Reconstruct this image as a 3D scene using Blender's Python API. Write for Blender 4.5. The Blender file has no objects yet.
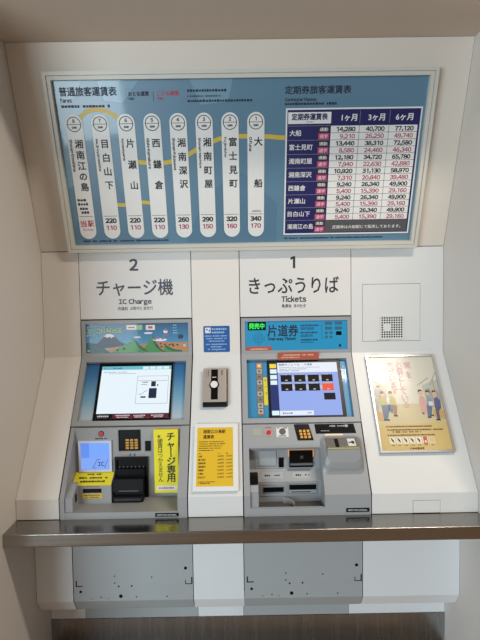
import bpy, bmesh, math, random
from mathutils import Vector, Matrix
random.seed(7)
scene = bpy.context.scene
COL = scene.collection

# ------------------------------------------------------------------ camera
cam_data = bpy.data.cameras.new('camera')
cam = bpy.data.objects.new('camera', cam_data)
COL.objects.link(cam)
scene.camera = cam
cam_data.sensor_fit = 'VERTICAL'
cam_data.sensor_height = 24.0
cam_data.lens = 24.0 * 480.0 / 640.0
cam_data.clip_start = 0.05
YAW, PITCH, ROLL = 0.0040, -0.0510, -0.0160
_f = Vector((math.sin(YAW) * math.cos(PITCH), math.cos(YAW) * math.cos(PITCH), math.sin(PITCH)))
_r = Vector((math.cos(YAW), -math.sin(YAW), 0.0))
_u = _r.cross(_f)
_r2 = _r * math.cos(ROLL) + _u * math.sin(ROLL)
_u2 = -_r * math.sin(ROLL) + _u * math.cos(ROLL)
cam.matrix_world = Matrix(((_r2.x, _u2.x, -_f.x, -0.025), (_r2.y, _u2.y, -_f.y, -2.156),
                           (_r2.z, _u2.z, -_f.z, 1.610), (0, 0, 0, 1)))

# ------------------------------------------------------------------ world, lights, exposure
world = bpy.data.worlds.new('station_hall_ambient')
scene.world = world
world.use_nodes = True
_bg = world.node_tree.nodes['Background']
_bg.inputs['Color'].default_value = (1.0, 0.90, 0.80, 1)
_bg.inputs['Strength'].default_value = 0.23

def area_light(name, loc, target, sx, sy, power, color):
    d = bpy.data.lights.new(name, 'AREA')
    d.shape = 'RECTANGLE'
    d.size, d.size_y = sx, sy
    d.energy = power
    d.color = color
    o = bpy.data.objects.new(name, d)
    o.location = loc
    o.rotation_euler = (Vector(target) - Vector(loc)).to_track_quat('-Z', 'Y').to_euler()
    COL.objects.link(o)
    return o

# daylight from the station entrance, behind the viewer on the left
area_light('entrance_daylight', (-3.1, -5.2, 1.25), (0.3, 0.0, 1.0), 3.2, 2.3, 225, (0.76, 0.91, 1.0))
# ceiling lamp of the hall in front of the recess
area_light('hall_ceiling_lamp', (1.25, -1.38, 3.2), (1.25, -1.30, 0.0), 1.3, 0.14, 48, (1.0, 0.88, 0.74))

scene.view_settings.view_transform = 'Standard'
scene.view_settings.look = 'None'
scene.view_settings.exposure = 0.0
scene.view_settings.gamma = 1.0
scene.view_settings.use_curve_mapping = False

# ------------------------------------------------------------------ materials
def lin(c):
    return tuple(((x / 255.0) / 12.92 if x / 255.0 <= 0.04045 else ((x / 255.0 + 0.055) / 1.055) ** 2.4) for x in c)

MATS = {}
def mat(name, rgb, rough=0.5, metal=0.0, coat=0.0, emit=0.0, noise=0.0, nscale=(8, 8, 8), bump=0.0, spec=0.5, coat_rough=0.06):
    if name in MATS:
        return MATS[name]
    m = bpy.data.materials.new(name)
    m.use_nodes = True
    nt = m.node_tree
    b = nt.nodes['Principled BSDF']
    c = (*lin(rgb), 1)
    b.inputs['Base Color'].default_value = c
    b.inputs['Roughness'].default_value = rough
    b.inputs['Metallic'].default_value = metal
    b.inputs['Specular IOR Level'].default_value = spec
    b.inputs['Coat Weight'].default_value = coat
    b.inputs['Coat Roughness'].default_value = coat_rough
    if emit:
        b.inputs['Emission Color'].default_value = c
        b.inputs['Emission Strength'].default_value = emit
        b.inputs['Base Color'].default_value = (0.02, 0.02, 0.02, 1)
        b.inputs['Roughness'].default_value = 0.5
        b.inputs['Specular IOR Level'].default_value = 0.12
        b.inputs['Base Color'].default_value = (0.006, 0.006, 0.006, 1)
    if noise or bump:
        tc = nt.nodes.new('ShaderNodeTexCoord')
        mp = nt.nodes.new('ShaderNodeMapping')
        mp.inputs['Scale'].default_value = nscale
        no = nt.nodes.new('ShaderNodeTexNoise')
        no.inputs['Scale'].default_value = 1.0
        no.inputs['Detail'].default_value = 4.0
        nt.links.new(tc.outputs['Object'], mp.inputs['Vector'])
        nt.links.new(mp.outputs['Vector'], no.inputs['Vector'])
        if noise:
            mr = nt.nodes.new('ShaderNodeMapRange')
            mr.inputs['To Min'].default_value = 1.0 - noise
            mr.inputs['To Max'].default_value = 1.0 + noise
            mx = nt.nodes.new('ShaderNodeVectorMath')
            mx.operation = 'SCALE'
            mx.inputs[0].default_value = c[:3]
            nt.links.new(no.outputs['Fac'], mr.inputs['Value'])
            nt.links.new(mr.outputs['Result'], mx.inputs['Scale'])
            nt.links.new(mx.outputs['Vector'], b.inputs['Base Color'])
        if bump:
            bp = nt.nodes.new('ShaderNodeBump')
            bp.inputs['Strength'].default_value = bump
            bp.inputs['Distance'].default_value = 0.002
            nt.links.new(no.outputs['Fac'], bp.inputs['Height'])
            nt.links.new(bp.outputs['Normal'], b.inputs['Normal'])
    MATS[name] = m
    return m

def steel(name, rgb, scale, rough):
    """brushed stainless steel, streaks along one axis"""
    m = mat(name, rgb, rough, 1.0, noise=0.16, nscale=scale, bump=0.08)
    nt = m.node_tree
    b = nt.nodes['Principled BSDF']
    no = [n for n in nt.nodes if n.type == 'TEX_NOISE'][0]
    mr = nt.nodes.new('ShaderNodeMapRange')
    mr.inputs['To Min'].default_value = rough * 0.75
    mr.inputs['To Max'].default_value = rough * 1.3
    nt.links.new(no.outputs['Fac'], mr.inputs['Value'])
    nt.links.new(mr.outputs['Result'], b.inputs['Roughness'])
    return m

def printed_gradient(name, stops, axis='Z', lo=0.0, hi=1.0, coat=0.4):
    """a printed vertical colour gradient: stops = [(pos, rgb)]; lo/hi in object coordinates"""
    m = mat(name, stops[0][1], 0.45, coat=coat)
    nt = m.node_tree
    b = nt.nodes['Principled BSDF']
    tc = nt.nodes.new('ShaderNodeTexCoord')
    sp = nt.nodes.new('ShaderNodeSeparateXYZ')
    mr = nt.nodes.new('ShaderNodeMapRange')
    mr.inputs['From Min'].default_value = lo
    mr.inputs['From Max'].default_value = hi
    rp = nt.nodes.new('ShaderNodeValToRGB')
    el = rp.color_ramp.elements
    el[0].position, el[0].color = stops[0][0], (*lin(stops[0][1]), 1)
    el[1].position, el[1].color = stops[-1][0], (*lin(stops[-1][1]), 1)
    for p, c in stops[1:-1]:
        e = el.new(p)
        e.color = (*lin(c), 1)
    nt.links.new(tc.outputs['Object'], sp.inputs['Vector'])
    nt.links.new(sp.outputs[axis], mr.inputs['Value'])
    nt.links.new(mr.outputs['Result'], rp.inputs['Fac'])
    nt.links.new(rp.outputs['Color'], b.inputs['Base Color'])
    return m

WALL = mat('wall_white', (224, 219, 213), 0.55, noise=0.015, nscale=(3, 3, 3), bump=0.02)
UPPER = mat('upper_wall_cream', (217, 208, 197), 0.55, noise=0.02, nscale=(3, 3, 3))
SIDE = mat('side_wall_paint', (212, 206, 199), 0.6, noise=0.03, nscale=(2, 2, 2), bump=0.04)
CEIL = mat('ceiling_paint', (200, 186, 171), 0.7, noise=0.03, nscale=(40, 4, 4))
PANEL = mat('panel_white', (218, 218, 217), 0.4, noise=0.01, nscale=(4, 4, 4))
HEAD = mat('header_white', (220, 218, 216), 0.45, noise=0.008, nscale=(4, 4, 4))
GAP = mat('joint_dark', (96, 92, 88), 0.9)
FLOOR = mat('hall_floor', (150, 126, 104), 0.6, noise=0.15, nscale=(5, 5, 5))
STEEL = steel('brushed_steel_counter', (160, 155, 150), (3, 160, 160), 0.20)
KICK = steel('brushed_steel_kick', (172, 174, 176), (45, 2, 2), 0.26)
CASE = mat('machine_grey', (153, 153, 153), 0.45, noise=0.02, nscale=(30, 30, 30))
CASE2 = mat('machine_light_grey', (155, 157, 160), 0.42, noise=0.02, nscale=(30, 30, 30))
CASED = mat('machine_shadow_grey', (120, 120, 121), 0.5)
TUB = mat('machine_tub_grey', (146, 148, 151), 0.35)
CLAD = mat('cladding_white', (233, 236, 238), 0.45, noise=0.01, nscale=(4, 4, 4))
SERV = mat('service_grey', (178, 184, 186), 0.45, metal=0.15, noise=0.03, nscale=(2, 4, 60))
BLACK = mat('black_plastic', (7, 7, 9), 0.3, spec=0.2)
BLACKM = mat('black_matt', (12, 12, 14), 0.6, spec=0.2)
INK = mat('ink_dark', (42, 44, 52), 0.6)
INKB = mat('ink_black', (26, 26, 30), 0.6)
INKR = mat('ink_red', (172, 62, 92), 0.6)
INKRED = mat('ink_vermilion', (190, 50, 50), 0.6)
INKN = mat('ink_navy', (26, 30, 58), 0.6)
WHITE = mat('print_white', (226, 226, 224), 0.5, coat=0.15)
FRAME = mat('sign_frame_ivory', (206, 203, 194), 0.4)
NAVY = mat('print_navy', (26, 28, 92), 0.45, coat=0.2)
PINK = mat('print_pink', (178, 62, 104), 0.5)
TGREY = mat('print_grey', (82, 82, 84), 0.5)
LINEG = mat('print_line_grey', (150, 150, 156), 0.6)
GOLD = mat('map_line_yellow', (206, 178, 62), 0.55, coat=0.2)
YEL = mat('sticker_yellow', (238, 222, 32), 0.5)
YEL2 = mat('sheet_yellow', (226, 182, 22), 0.55)
CYAN = mat('panel_cyan', (34, 148, 196), 0.4, coat=0.2)
REDST = mat('sticker_brick_red', (176, 84, 62), 0.6)
BLUEST = mat('sticker_blue', (18, 84, 156), 0.4)
ALU = mat('aluminium', (190, 190, 190), 0.3, 0.9)
BEIGE = mat('intercom_beige', (176, 164, 156), 0.4, 0.3)
DKGREY = mat('dark_grey_plastic', (62, 60, 58), 0.5)
REDB = mat('button_red', (190, 28, 34), 0.35)
GOLDKEY = mat('key_brass', (196, 146, 66), 0.35, 0.4)

# ------------------------------------------------------------------ wall planes of the recess (u along X, v up the plane, w out of it)
class Fr:
    def __init__(self, o, v):
        self.o = Vector(o)
        self.u = Vector((1, 0, 0))
        self.v = Vector(v).normalized()
        self.n = self.u.cross(self.v)
    def p(self, u, v, w=0.0):
        return self.o + self.u * u + self.v * v + self.n * w
YT, ZT = -0.272, 2.587            # top edge of the leaning upper wall
Z1, Z2 = 1.817, 1.344             # the upright band
Y3, Z3, ZC = -0.328, 0.831, 0.75  # foot of the sloping band, counter height
U = Fr((0, 0, Z1), (0, YT, ZT - Z1));        UL = math.hypot(YT, ZT - Z1)
M = Fr((0, 0, Z2), (0, 0, 1));               ML = Z1 - Z2
S = Fr((0, Y3, Z3), (0, -Y3, Z2 - Z3));      SL = math.hypot(Y3, Z2 - Z3)
B = Fr((0, Y3, ZC), (0, 0, 1));              BL = Z3 - ZC
G = Fr((0, 0, 0), (0, 0, 1))                 # upright plane y = 0, v = height; w = -y
HW = 0.9

# ------------------------------------------------------------------ geometry helpers
class MB:
    def __init__(self, fr=G):
        self.fr = fr
        self.v, self.f = [], []
        self.tiny = False
    def raw(self, pts, faces):
        n = len(self.v)
        self.v += pts
        self.f += [tuple(i + n for i in q) for q in faces]
        return self
    def loc(self, pts, faces, fr=None):
        fr = fr or self.fr
        return self.raw([fr.p(*q) for q in pts], faces)
    def box(self, u0, u1, v0, v1, w0, w1, bev=0.0, seg=2, fr=None):
        if not bev:
            P = [(u0, v0, w0), (u1, v0, w0), (u1, v1, w0), (u0, v1, w0), (u0, v0, w1), (u1, v0, w1), (u1, v1, w1), (u0, v1, w1)]
            return self.loc(P, [(3, 2, 1, 0), (4, 5, 6, 7), (0, 1, 5, 4), (1, 2, 6, 5), (2, 3, 7, 6), (3, 0, 4, 7)], fr)
        bm = bmesh.new()
        bmesh.ops.create_cube(bm, size=1.0)
        for q in bm.verts:
            q.co = Vector(((u0 + u1) / 2 + q.co.x * (u1 - u0), (v0 + v1) / 2 + q.co.y * (v1 - v0), (w0 + w1) / 2 + q.co.z * (w1 - w0)))
        bmesh.ops.bevel(bm, geom=list(bm.edges), offset=bev, segments=seg, profile=0.5, affect='EDGES')
        bm.verts.index_update()
        self.loc([tuple(q.co) for q in bm.verts], [tuple(x.index for x in fc.verts) for fc in bm.faces], fr)
        bm.free()
        return self
    def prism(self, poly, w0, w1, fr=None):
        """outline in (u, v), thickness along w"""
        n = len(poly)
        P = [(a, b, w0) for a, b in poly] + [(a, b, w1) for a, b in poly]
        F = [tuple(reversed(range(n))), tuple(range(n, 2 * n))] + [(i, (i + 1) % n, n + (i + 1) % n, n + i) for i in range(n)]
        return self.loc(P, F, fr)
    def xprism(self, prof, x0, x1):
        """profile in world (y, z) run along X"""
        n = len(prof)
        P = [Vector((x0, a, b)) for a, b in prof] + [Vector((x1, a, b)) for a, b in prof]
        F = [tuple(reversed(range(n))), tuple(range(n, 2 * n))] + [(i, (i + 1) % n, n + (i + 1) % n, n + i) for i in range(n)]
        return self.raw(P, F)
    def ring(self, o, i, w0, w1, fr=None):
        """rectangular frame: o, i = (u0, u1, v0, v1) outside and opening"""
        def c(r):
            return [(r[0], r[2]), (r[1], r[2]), (r[1], r[3]), (r[0], r[3])]
        P = [(a, b, w) for w in (w0, w1) for r in (o, i) for a, b in c(r)]
        F = []
        for k in range(4):
            n = (k + 1) % 4
            F += [(8 + k, 8 + n, 12 + n, 12 + k), (4 + k, 4 + n, n, k), (k, n, 8 + n, 8 + k), (12 + k, 12 + n, 4 + n, 4 + k)]
        return self.loc(P, F, fr)
    def disc(self, u, v, r, w0, w1, n=20, fr=None):
        return self.prism([(u + r * math.cos(6.28319 * k / n), v + r * math.sin(6.28319 * k / n)) for k in range(n)], w0, w1, fr)
    def circle_ring(self, u, v, r0, r1, w, n=28, fr=None):
        P = [(u + r * math.cos(6.28319 * k / n), v + r * math.sin(6.28319 * k / n), w) for r in (r0, r1) for k in range(n)]
        return self.loc(P, [(k, (k + 1) % n, n + (k + 1) % n, n + k) for k in range(n)], fr)
    def flat(self, poly, w, fr=None):
        return self.loc([(a, b, w) for a, b in poly], [tuple(range(len(poly)))], fr)
    def rect(self, u0, u1, v0, v1, w, fr=None):
        return self.flat([(u0, v0), (u1, v0), (u1, v1), (u0, v1)], w, fr)
    def ellipse(self, u, v, a, b, w, n=16, fr=None):
        return self.flat([(u + a * math.cos(6.28319 * k / n), v + b * math.sin(6.28319 * k / n)) for k in range(n)], w, fr)
    def stroke(self, pts, width, w, fr=None):
        """flat band along a polyline"""
        h = width / 2
        L, R = [], []
        for i, q in enumerate(pts):
            a, b = pts[max(i - 1, 0)], pts[min(i + 1, len(pts) - 1)]
            dx, dy = b[0] - a[0], b[1] - a[1]
            l = math.hypot(dx, dy) or 1
            L.append((q[0] - dy / l * h, q[1] + dx / l * h, w))
            R.append((q[0] + dy / l * h, q[1] - dx / l * h, w))
        n = len(pts)
        return self.loc(L + R, [(i, n + i, n + i + 1, i + 1) for i in range(n - 1)], fr)
    def text(self, s, u0, u1, v0, v1, w, bold=0.0, rot=0, fr=None):
        """lettering fitted to a rectangle"""
        P, F = glyphs(s, bold)
        if rot == -90:
            P = [(b, -a, c) for a, b, c in P]
        xs, ys = [q[0] for q in P], [q[1] for q in P]
        ax, ay = (u1 - u0) / max(max(xs) - min(xs), 1e-6), (v1 - v0) / max(max(ys) - min(ys), 1e-6)
        return self.loc([(u0 + (a - min(xs)) * ax, v0 + (b - min(ys)) * ay, w + c) for a, b, c in P], F, fr)
    def texth(self, s, u, v, h, w, bold=0.0, align='C', sx=1.0, fr=None):
        """lettering of letter height h, natural width (times sx), centred/left/right at u, vertical centre v"""
        P, F = glyphs(s, bold)
        xs, ys = [q[0] for q in P], [q[1] for q in P]
        k = h / max(max(ys) - min(ys), 1e-6)
        wd = (max(xs) - min(xs)) * k * sx
        s0 = u - wd / 2 if align == 'C' else (u if align == 'L' else u - wd)
        return self.loc([(s0 + (a - min(xs)) * k * sx, v - h / 2 + (b - min(ys)) * k, w + c) for a, b, c in P], F, fr)
    def column(self, s, u, v_top, size, pitch, w, bold=0.0, fr=None):
        """upright column of characters"""
        for i, ch in enumerate(s):
            P, F = glyphs('丨' if ch == 'ー' else ch, bold)
            self.loc([(u + (a - 0.5) * size, v_top - size / 2 - i * pitch + (b - 0.38) * size, w + c) for a, b, c in P], F, fr)
        return self
    def greek(self, u0, u1, v, h, w, fr=None):
        """a line of print too small to read: a run of short marks"""
        self.tiny = True
        x = u0
        while x < u1 - h * 0.4:
            l = min(h * random.uniform(0.7, 1.1), u1 - x)
            t = random.uniform(0.0, 0.25) * h
            self.rect(x, x + l, v - h / 2 + t / 2, v + h / 2 - t, w, fr)
            x += l + h * (random.uniform(0.9, 1.4) if random.random() < 0.09 else 0.22)
        return self
    def build(self, name, material, parent=None):
        me = bpy.data.meshes.new(name)
        if parent is None:
            c = [min(q.x for q in self.v) + max(q.x for q in self.v), min(q.y for q in self.v) + max(q.y for q in self.v)]
            base = Vector((c[0] / 2, c[1] / 2, min(q.z for q in self.v)))
        else:
            base = Vector(parent['_base'])
        me.from_pydata([tuple(q - base) for q in self.v], [], self.f)
        me.materials.append(material)
        bm = bmesh.new()
        bm.from_mesh(me)
        if len(self.f) < 3000:
            bmesh.ops.recalc_face_normals(bm, faces=bm.faces)
        bm.to_mesh(me)
        bm.free()
        o = bpy.data.objects.new(name, me)
        COL.objects.link(o)
        if self.tiny:
            o['kind'] = 'stuff'      # print too small to pick apart
        o['_base'] = tuple(base)
        if parent is None:
            o.location = base
        else:
            o.parent = parent
        return o

_GL = {}
def glyph_mesh(s):
    cu = bpy.data.curves.new('lettering', 'FONT')
    cu.body = s
    cu.resolution_u = 2
    o = bpy.data.objects.new('lettering', cu)
    me = o.to_mesh()
    r = ([(q.co.x, q.co.y) for q in me.vertices], [tuple(p.vertices) for p in me.polygons])
    o.to_mesh_clear()
    bpy.data.objects.remove(o)
    bpy.data.curves.remove(cu)
    return r

def glyphs(s, bold):
    """outline mesh of a string, (x, y, layer); Latin is set from the sans-serif full-width letters, closed up"""
    k = (s, bold)
    if k in _GL:
        return _GL[k]
    if s.isascii():
        P0, F0, x = [], [], 0.0
        for ch in s:
            if ch == ' ':
                x += 0.26
                continue
            if ('', ch) not in _GL:
                if ch == '1':      # plain one without a foot
                    _GL[('', ch)] = ([(.17, 0), (.27, 0), (.27, .735), (.17, .735), (0, .56), (.17, .645), (.17, .735), (.02, .655)], [(0, 1, 2, 3), (4, 5, 6, 7)])
                else:
                    _GL[('', ch)] = glyph_mesh(chr(ord(ch) + 0xFEE0))
            P1, F1 = _GL[('', ch)]
            lo, hi = min(q[0] for q in P1), max(q[0] for q in P1)
            sc = 0.45 if ch == '-' else 1.0
            if ch.isdigit() and len(s) > 1:      # figures share one width
                x += (0.47 - (hi - lo)) / 2
            F0 += [tuple(i + len(P0) for i in q) for q in F1]
            P0 += [(x + (a - lo) * sc, b_) for a, b_ in P1]
            x += (hi - lo) * sc + (0.05 if ch == ',' else 0.085)
            if ch.isdigit() and len(s) > 1:
                x += (0.47 - (hi - lo)) / 2 + 0.02
    else:
        P0, F0 = glyph_mesh(s)
    P, F = [], []
    for n, (dx, dy) in enumerate(((-bold, -bold), (bold, -bold), (-bold, bold), (bold, bold)) if bold else ((0, 0),)):   # overprinted for bold type
        F += [tuple(i + len(P) for i in q) for q in F0]
        P += [(a + dx, b_ + dy, n * 6e-5) for a, b_ in P0]
    _GL[k] = (P, F)
    return _GL[k]

def tag(o, label, cat, group=None):
    o['label'] = label
    o['category'] = cat
    if group:
        o['group'] = group
    return o

def thing(name, base, label, cat, group=None):
    o = bpy.data.objects.new(name, None)
    o.empty_display_size = 0.05
    o.location = base
    o['_base'] = tuple(base)
    COL.objects.link(o)
    return tag(o, label, cat, group)

def struct(o, label=None):
    o['kind'] = 'structure'
    if label:
        o['label'] = label
    return o

# ================================================================== THE SETTING
struct(MB().raw([Vector((-7, -8, 0)), Vector((7, -8, 0)), Vector((7, 1.0, 0)), Vector((-7, 1.0, 0)),
                 Vector((-7, -8, -0.1)), Vector((7, -8, -0.1)), Vector((7, 1.0, -0.1)), Vector((-7, 1.0, -0.1))],
                [(0, 1, 2, 3), (7, 6, 5, 4), (0, 4, 5, 1), (1, 5, 6, 2), (2, 6, 7, 3), (3, 7, 4, 0)]).build('floor', FLOOR))
# the side walls turn the corner into the hall; the left one comes further forward
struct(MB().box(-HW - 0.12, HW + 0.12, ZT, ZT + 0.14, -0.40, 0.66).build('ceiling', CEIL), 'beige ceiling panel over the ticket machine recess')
struct(MB().box(-2.6, -HW, 0, ZT - 0.001, -0.40, 0.66).build('wall_left', SIDE), 'shaded beige side wall left of the charge machine')
struct(MB().box(HW, 2.6, 0, ZT - 0.001, -0.40, 0.39).build('wall_right', SIDE), 'pale side wall right of the framed poster')

# machine and panel limits along X
A0, A1 = -0.732, -0.232     # charge machine (2)
C0, C1 = -0.016, 0.484      # ticket machine (1)
g = 0.0016                  # half a joint

# rear wall: a dark backing with the panels in front of it
bk = MB()
prof = [(YT + 0.014, ZT - 0.001), (0.014, Z1), (0.014, Z2), (Y3 + 0.016, Z3 - 0.008), (Y3 + 0.016, 0.724), (0.30, 0.724), (0.30, ZT - 0.001)]
# the machines need room behind the sloping band: the backing is set deeper there
prof_deep = [(YT + 0.014, ZT - 0.001), (0.014, Z1), (0.014, Z2 + 0.005), (0.06, Z2 - 0.05), (0.06, 0.724), (0.30, 0.724), (0.30, ZT - 0.001)]
for x0, x1, pf in ((-HW + .001, A0 - .004, prof), (A0 - .004, A1 + .004, prof_deep), (A1 + .004, C0 - .004, prof), (C0 - .004, C1 + .004, prof_deep), (C1 + .004, HW - .001, prof)):
    bk.xprism(pf, x0, x1)
back = struct(bk.build('wall_back', GAP), 'panelled rear wall of the ticket machine recess')
T = -0.012
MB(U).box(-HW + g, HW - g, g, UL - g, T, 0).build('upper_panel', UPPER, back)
for x0, x1 in ((-HW, A0), (A1, C0)):
    MB(M).box(x0 + g, x1 - g, 0.0, ML - g, T, 0).build('panel', WALL, back)
HT = (0.536, 0.794, 0.051, 0.306)
MB(M).ring((C1 + g, HW - g, 0.0, ML - g), (HT[0] - g, HT[1] + g, HT[2] - g, HT[3] + g), T, 0).build('panel', PANEL, back)
for x0, x1, m_ in ((-HW, A0, WALL), (A1, C0, PANEL), (C1, HW, PANEL)):
    MB(S).box(x0 + g, x1 - g, 0.0, SL, T, 0).build('sloping_panel', m_, back)
FL = (0.646, 0.750, 0.0, 0.051)
for x0, x1, m_ in ((-HW, A0, WALL), (A1, C0, PANEL)):
    MB(B).box(x0 + g, x1 - g, 0.002, BL, T, 0).build('base_panel', m_, back)
MB(B).prism([(C1 + g, 0.002), (FL[0] - g, 0.002), (FL[0] - g, FL[3] + g), (FL[1] + g, FL[3] + g), (FL[1] + g, 0.002), (HW - g, 0.002), (HW - g, BL), (C1 + g, BL)], T, 0).build('base_panel', PANEL, back)

# under the counter: white cladding panels, steel kick plate
LY = -0.177
def under_profile(y):
    return [(y, 0.72), (y, 0.322), (y + 0.034, 0.266), (-0.034, 0.266), (-0.034, 0.269), (y + 0.036, 0.269), (y + 0.004, 0.323), (y + 0.004, 0.72)]
low = struct(MB().box(-HW + .001, HW - .001, 0.001, 0.72, -0.060, 0.028).build('wall_base', GAP), 'white cladding under the steel counter')
for x0, x1 in ((-HW, -0.742), (-0.233, -0.017), (0.487, HW)):
    MB().xprism(under_profile(LY), x0 + g, x1 - g).build('cladding_panel', CLAD, low)
for x0, x1, m_ in ((-HW, -0.743, CLAD), (-0.743, -0.229, SERV), (-0.229, -0.021, CLAD), (-0.021, 0.46, SERV), (0.46, HW, CLAD)):
    MB().box(x0 + .001, x1 - .001, 0.147, 0.265, 0.028, 0.030).build('recess_panel', m_, low)
kick = MB().box(-HW + .002, HW - .002, 0.002, 0.1455, 0.028, 0.0325).build('baseboard_front', KICK)
struct(kick, 'brushed steel kick plate at the foot of the wall')

# ================================================================== COUNTER
cp = []
def arc(cy, cz, r, a0, a1, n=5):
    return [(cy + r * math.cos(math.radians(a0 + (a1 - a0) * k / n)), cz + r * math.sin(math.radians(a0 + (a1 - a0) * k / n))) for k in range(n + 1)]
cp = [(-0.16, ZC)] + arc(-0.439 + 0.004, ZC - 0.004, 0.004, 90, 180) + arc(-0.439 + 0.006, 0.699 + 0.006, 0.006, 180, 270) + [(-0.42, 0.699), (-0.42, 0.722), (-0.16, 0.722)]
counter = MB().xprism(cp, -HW + .001, HW - .001).build('counter_shelf', STEEL)
tag(counter, 'long brushed stainless steel counter shelf running below both ticket machines', 'counter')

# ================================================================== SERVICE PANELS UNDER THE COUNTER
def service_panel(x0, x1, label, holes, slots):
    t = thing('service_panel', ((x0 + x1) / 2, LY, 0.266), label, 'panel', 'service panels under the counter')
    MB().xprism(under_profile(LY + 0.001), x0 + g, x1 - g).build('sheet', SERV, t)
    for x, z, r in holes:
        MB().disc(x, z, r, -LY - .0012, -LY - .0004, 10).build('hole', BLACKM, t)
    for x, z, kind in slots:
        m_ = MB()
        if kind == 'L':
            m_.box(x, x + .005, z, z + .026, -LY - .0012, -LY - .0004).box(x, x + .03, z, z + .004, -LY - .0012, -LY - .0004)
        else:
            m_.box(x + .026, x + .031, z, z + .03, -LY - .0012, -LY - .0004).box(x, x + .031, z, z + .003, -LY - .0012, -LY - .0004).box(x, x + .003, z, z + .018, -LY - .0012, -LY - .0004)
        m_.build('slot', BLACKM, t)
    return t
H = [(0.014, .364, .006), (.184, .342, .008), (.176, .385, .004), (.231, .386, .004), (.317, .423, .003), (.461, .460, .007), (.16, .40, .003), (.16, .43, .003),
     (.25, .338, .003), (.10, .338, .003), (.06, .332, .002), (.38, .338, .003), (.13, .332, .002)]
service_panel(-0.742, -0.233, 'shaded grey metal service panel with drilled holes below the IC charge machine', [(a - 0.742 + .016, b, c) for a, b, c in H], [(-0.732, .386, 'L'), (-0.268, .390, 'R')])
service_panel(-0.017, 0.487, 'light grey metal service panel with drilled holes below the ticket machine', H, [(-0.006, .392, 'L'), (0.452, .390, 'R')])

# ================================================================== HATCH, GRILLE AND FLAP
t = thing('access_hatch', tuple(M.p((HT[0] + HT[1]) / 2, HT[2], 0)), 'flush square white access hatch with speaker grille above the poster', 'hatch')
MB(M).box(HT[0], HT[1], HT[2], HT[3], -0.010, 0.0005).build('door', PANEL, t)
g0, g1, h0, h1 = 0.613, 0.721, 0.059, 0.165
gr = MB(M).ring((g0, g1, h0, h1), (g0 + .004, g1 - .004, h0 + .004, h1 - .004), 0.0005, 0.005)
N = 9
gr.box(g0 + .003, g1 - .003, h0 + .003, h1 - .003, 0.0006, 0.0030)
hl = MB(M)
for i in range(N):
    for j in range(N):
        if not (i in (1, 2, 3) and j in (3, 4, 5)):
            hl.ellipse(g0 + .0105 + i * (g1 - g0 - .021) / (N - 1), h0 + .0105 + j * (h1 - h0 - .021) / (N - 1), .0041, .0041, 0.0032, 8)
grille = gr.build('speaker_grille', PANEL, t)
hl.tiny = True
hl.build('grille_holes', BLACKM, grille)
MB(M).greek(0.60, 0.66, 0.0545, 0.004, 0.0008).build('lettering', LINEG, t)
fl = MB(B).box(FL[0], FL[1], 0.003, FL[3], -0.010, 0.0005).build('access_flap', PANEL)
tag(fl, 'small rectangular white flap just above the counter below the poster', 'flap')

# ================================================================== HEADER SIGNS
def header(ink, x0, x1, label, num, nrect, jp, jrect, en, erect, sm, srect):
    t = thing('header_sign', tuple(M.p((x0 + x1) / 2, 0.170, 0)), label, 'sign', 'number signs above the machines')
    MB(M).box(x0 + g, x1 - g, 0.170, ML - g, T, 0.0015).build('board', HEAD, t)
    w = 0.0022
    MB(M).texth(num, (nrect[0] + nrect[1]) / 2, (nrect[2] + nrect[3]) / 2, nrect[3] - nrect[2], w, 0.026).build('number', ink, t)
    MB(M).text(jp, *jrect, w, 0.010).build('lettering', ink, t)
    MB(M).text(en, *erect, w, 0.03).build('lettering', ink, t)
    MB(M).text(sm, *srect, w, 0.01).build('lettering', ink, t)
header(mat('ink_slate', (70, 76, 90), 0.6), A0, A1, 'white header board reading 2 and IC Charge above the charge machine', '2', (-0.504, -0.470, .384, .437), 'チャージ機', (-0.656, -0.314, .272, .346),
       'IC Charge', (-0.558, -0.411, .229, .259), '充值机  교통카드 충전기', (-0.563, -0.408, .208, .224))
header(INK, C0, C1, 'white header board reading 1 and Tickets above the ticket machine', '1', (0.213, 0.234, .384, .437), 'きっぷうりば', (0.026, 0.429, .272, .345),
       'Tickets', (0.171, 0.282, .233, .261), '售票处  표사는곳', (0.172, 0.280, .208, .224))

# ================================================================== FARE BOARD
fb = thing('fare_board', tuple(U.p(0.0, 0.003, 0)), 'large blue framed fare table board with station name strips', 'sign')
o_ = (-0.764, 0.767, 0.003, 0.712)
fm = MB(U)
fm.ring(o_, (o_[0] + .013, o_[1] - .013, o_[2] + .013, o_[3] - .013), 0.0, 0.036)
fm.ring((o_[0] + .0145, o_[1] - .0145, o_[2] + .0145, o_[3] - .0145), (o_[0] + .029, o_[1] - .029, o_[2] + .029, o_[3] - .029), 0.0, 0.031)
fm.ring((o_[0] + .012, o_[1] - .012, o_[2] + .012, o_[3] - .012), (o_[0] + .016, o_[1] - .016, o_[2] + .016, o_[3] - .016), 0.0, 0.026)
fm.build('frame', FRAME, fb)
BLUE = mat('board_blue', (92, 130, 154), 0.35, coat=0.6, noise=0.04, nscale=(3, 3, 3))
MB(U).box(o_[0] + .027, o_[1] - .027, o_[2] + .027, o_[3] - .027, 0.001, 0.012).build('blue_panel', BLUE, fb)
w = 0.0126
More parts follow.
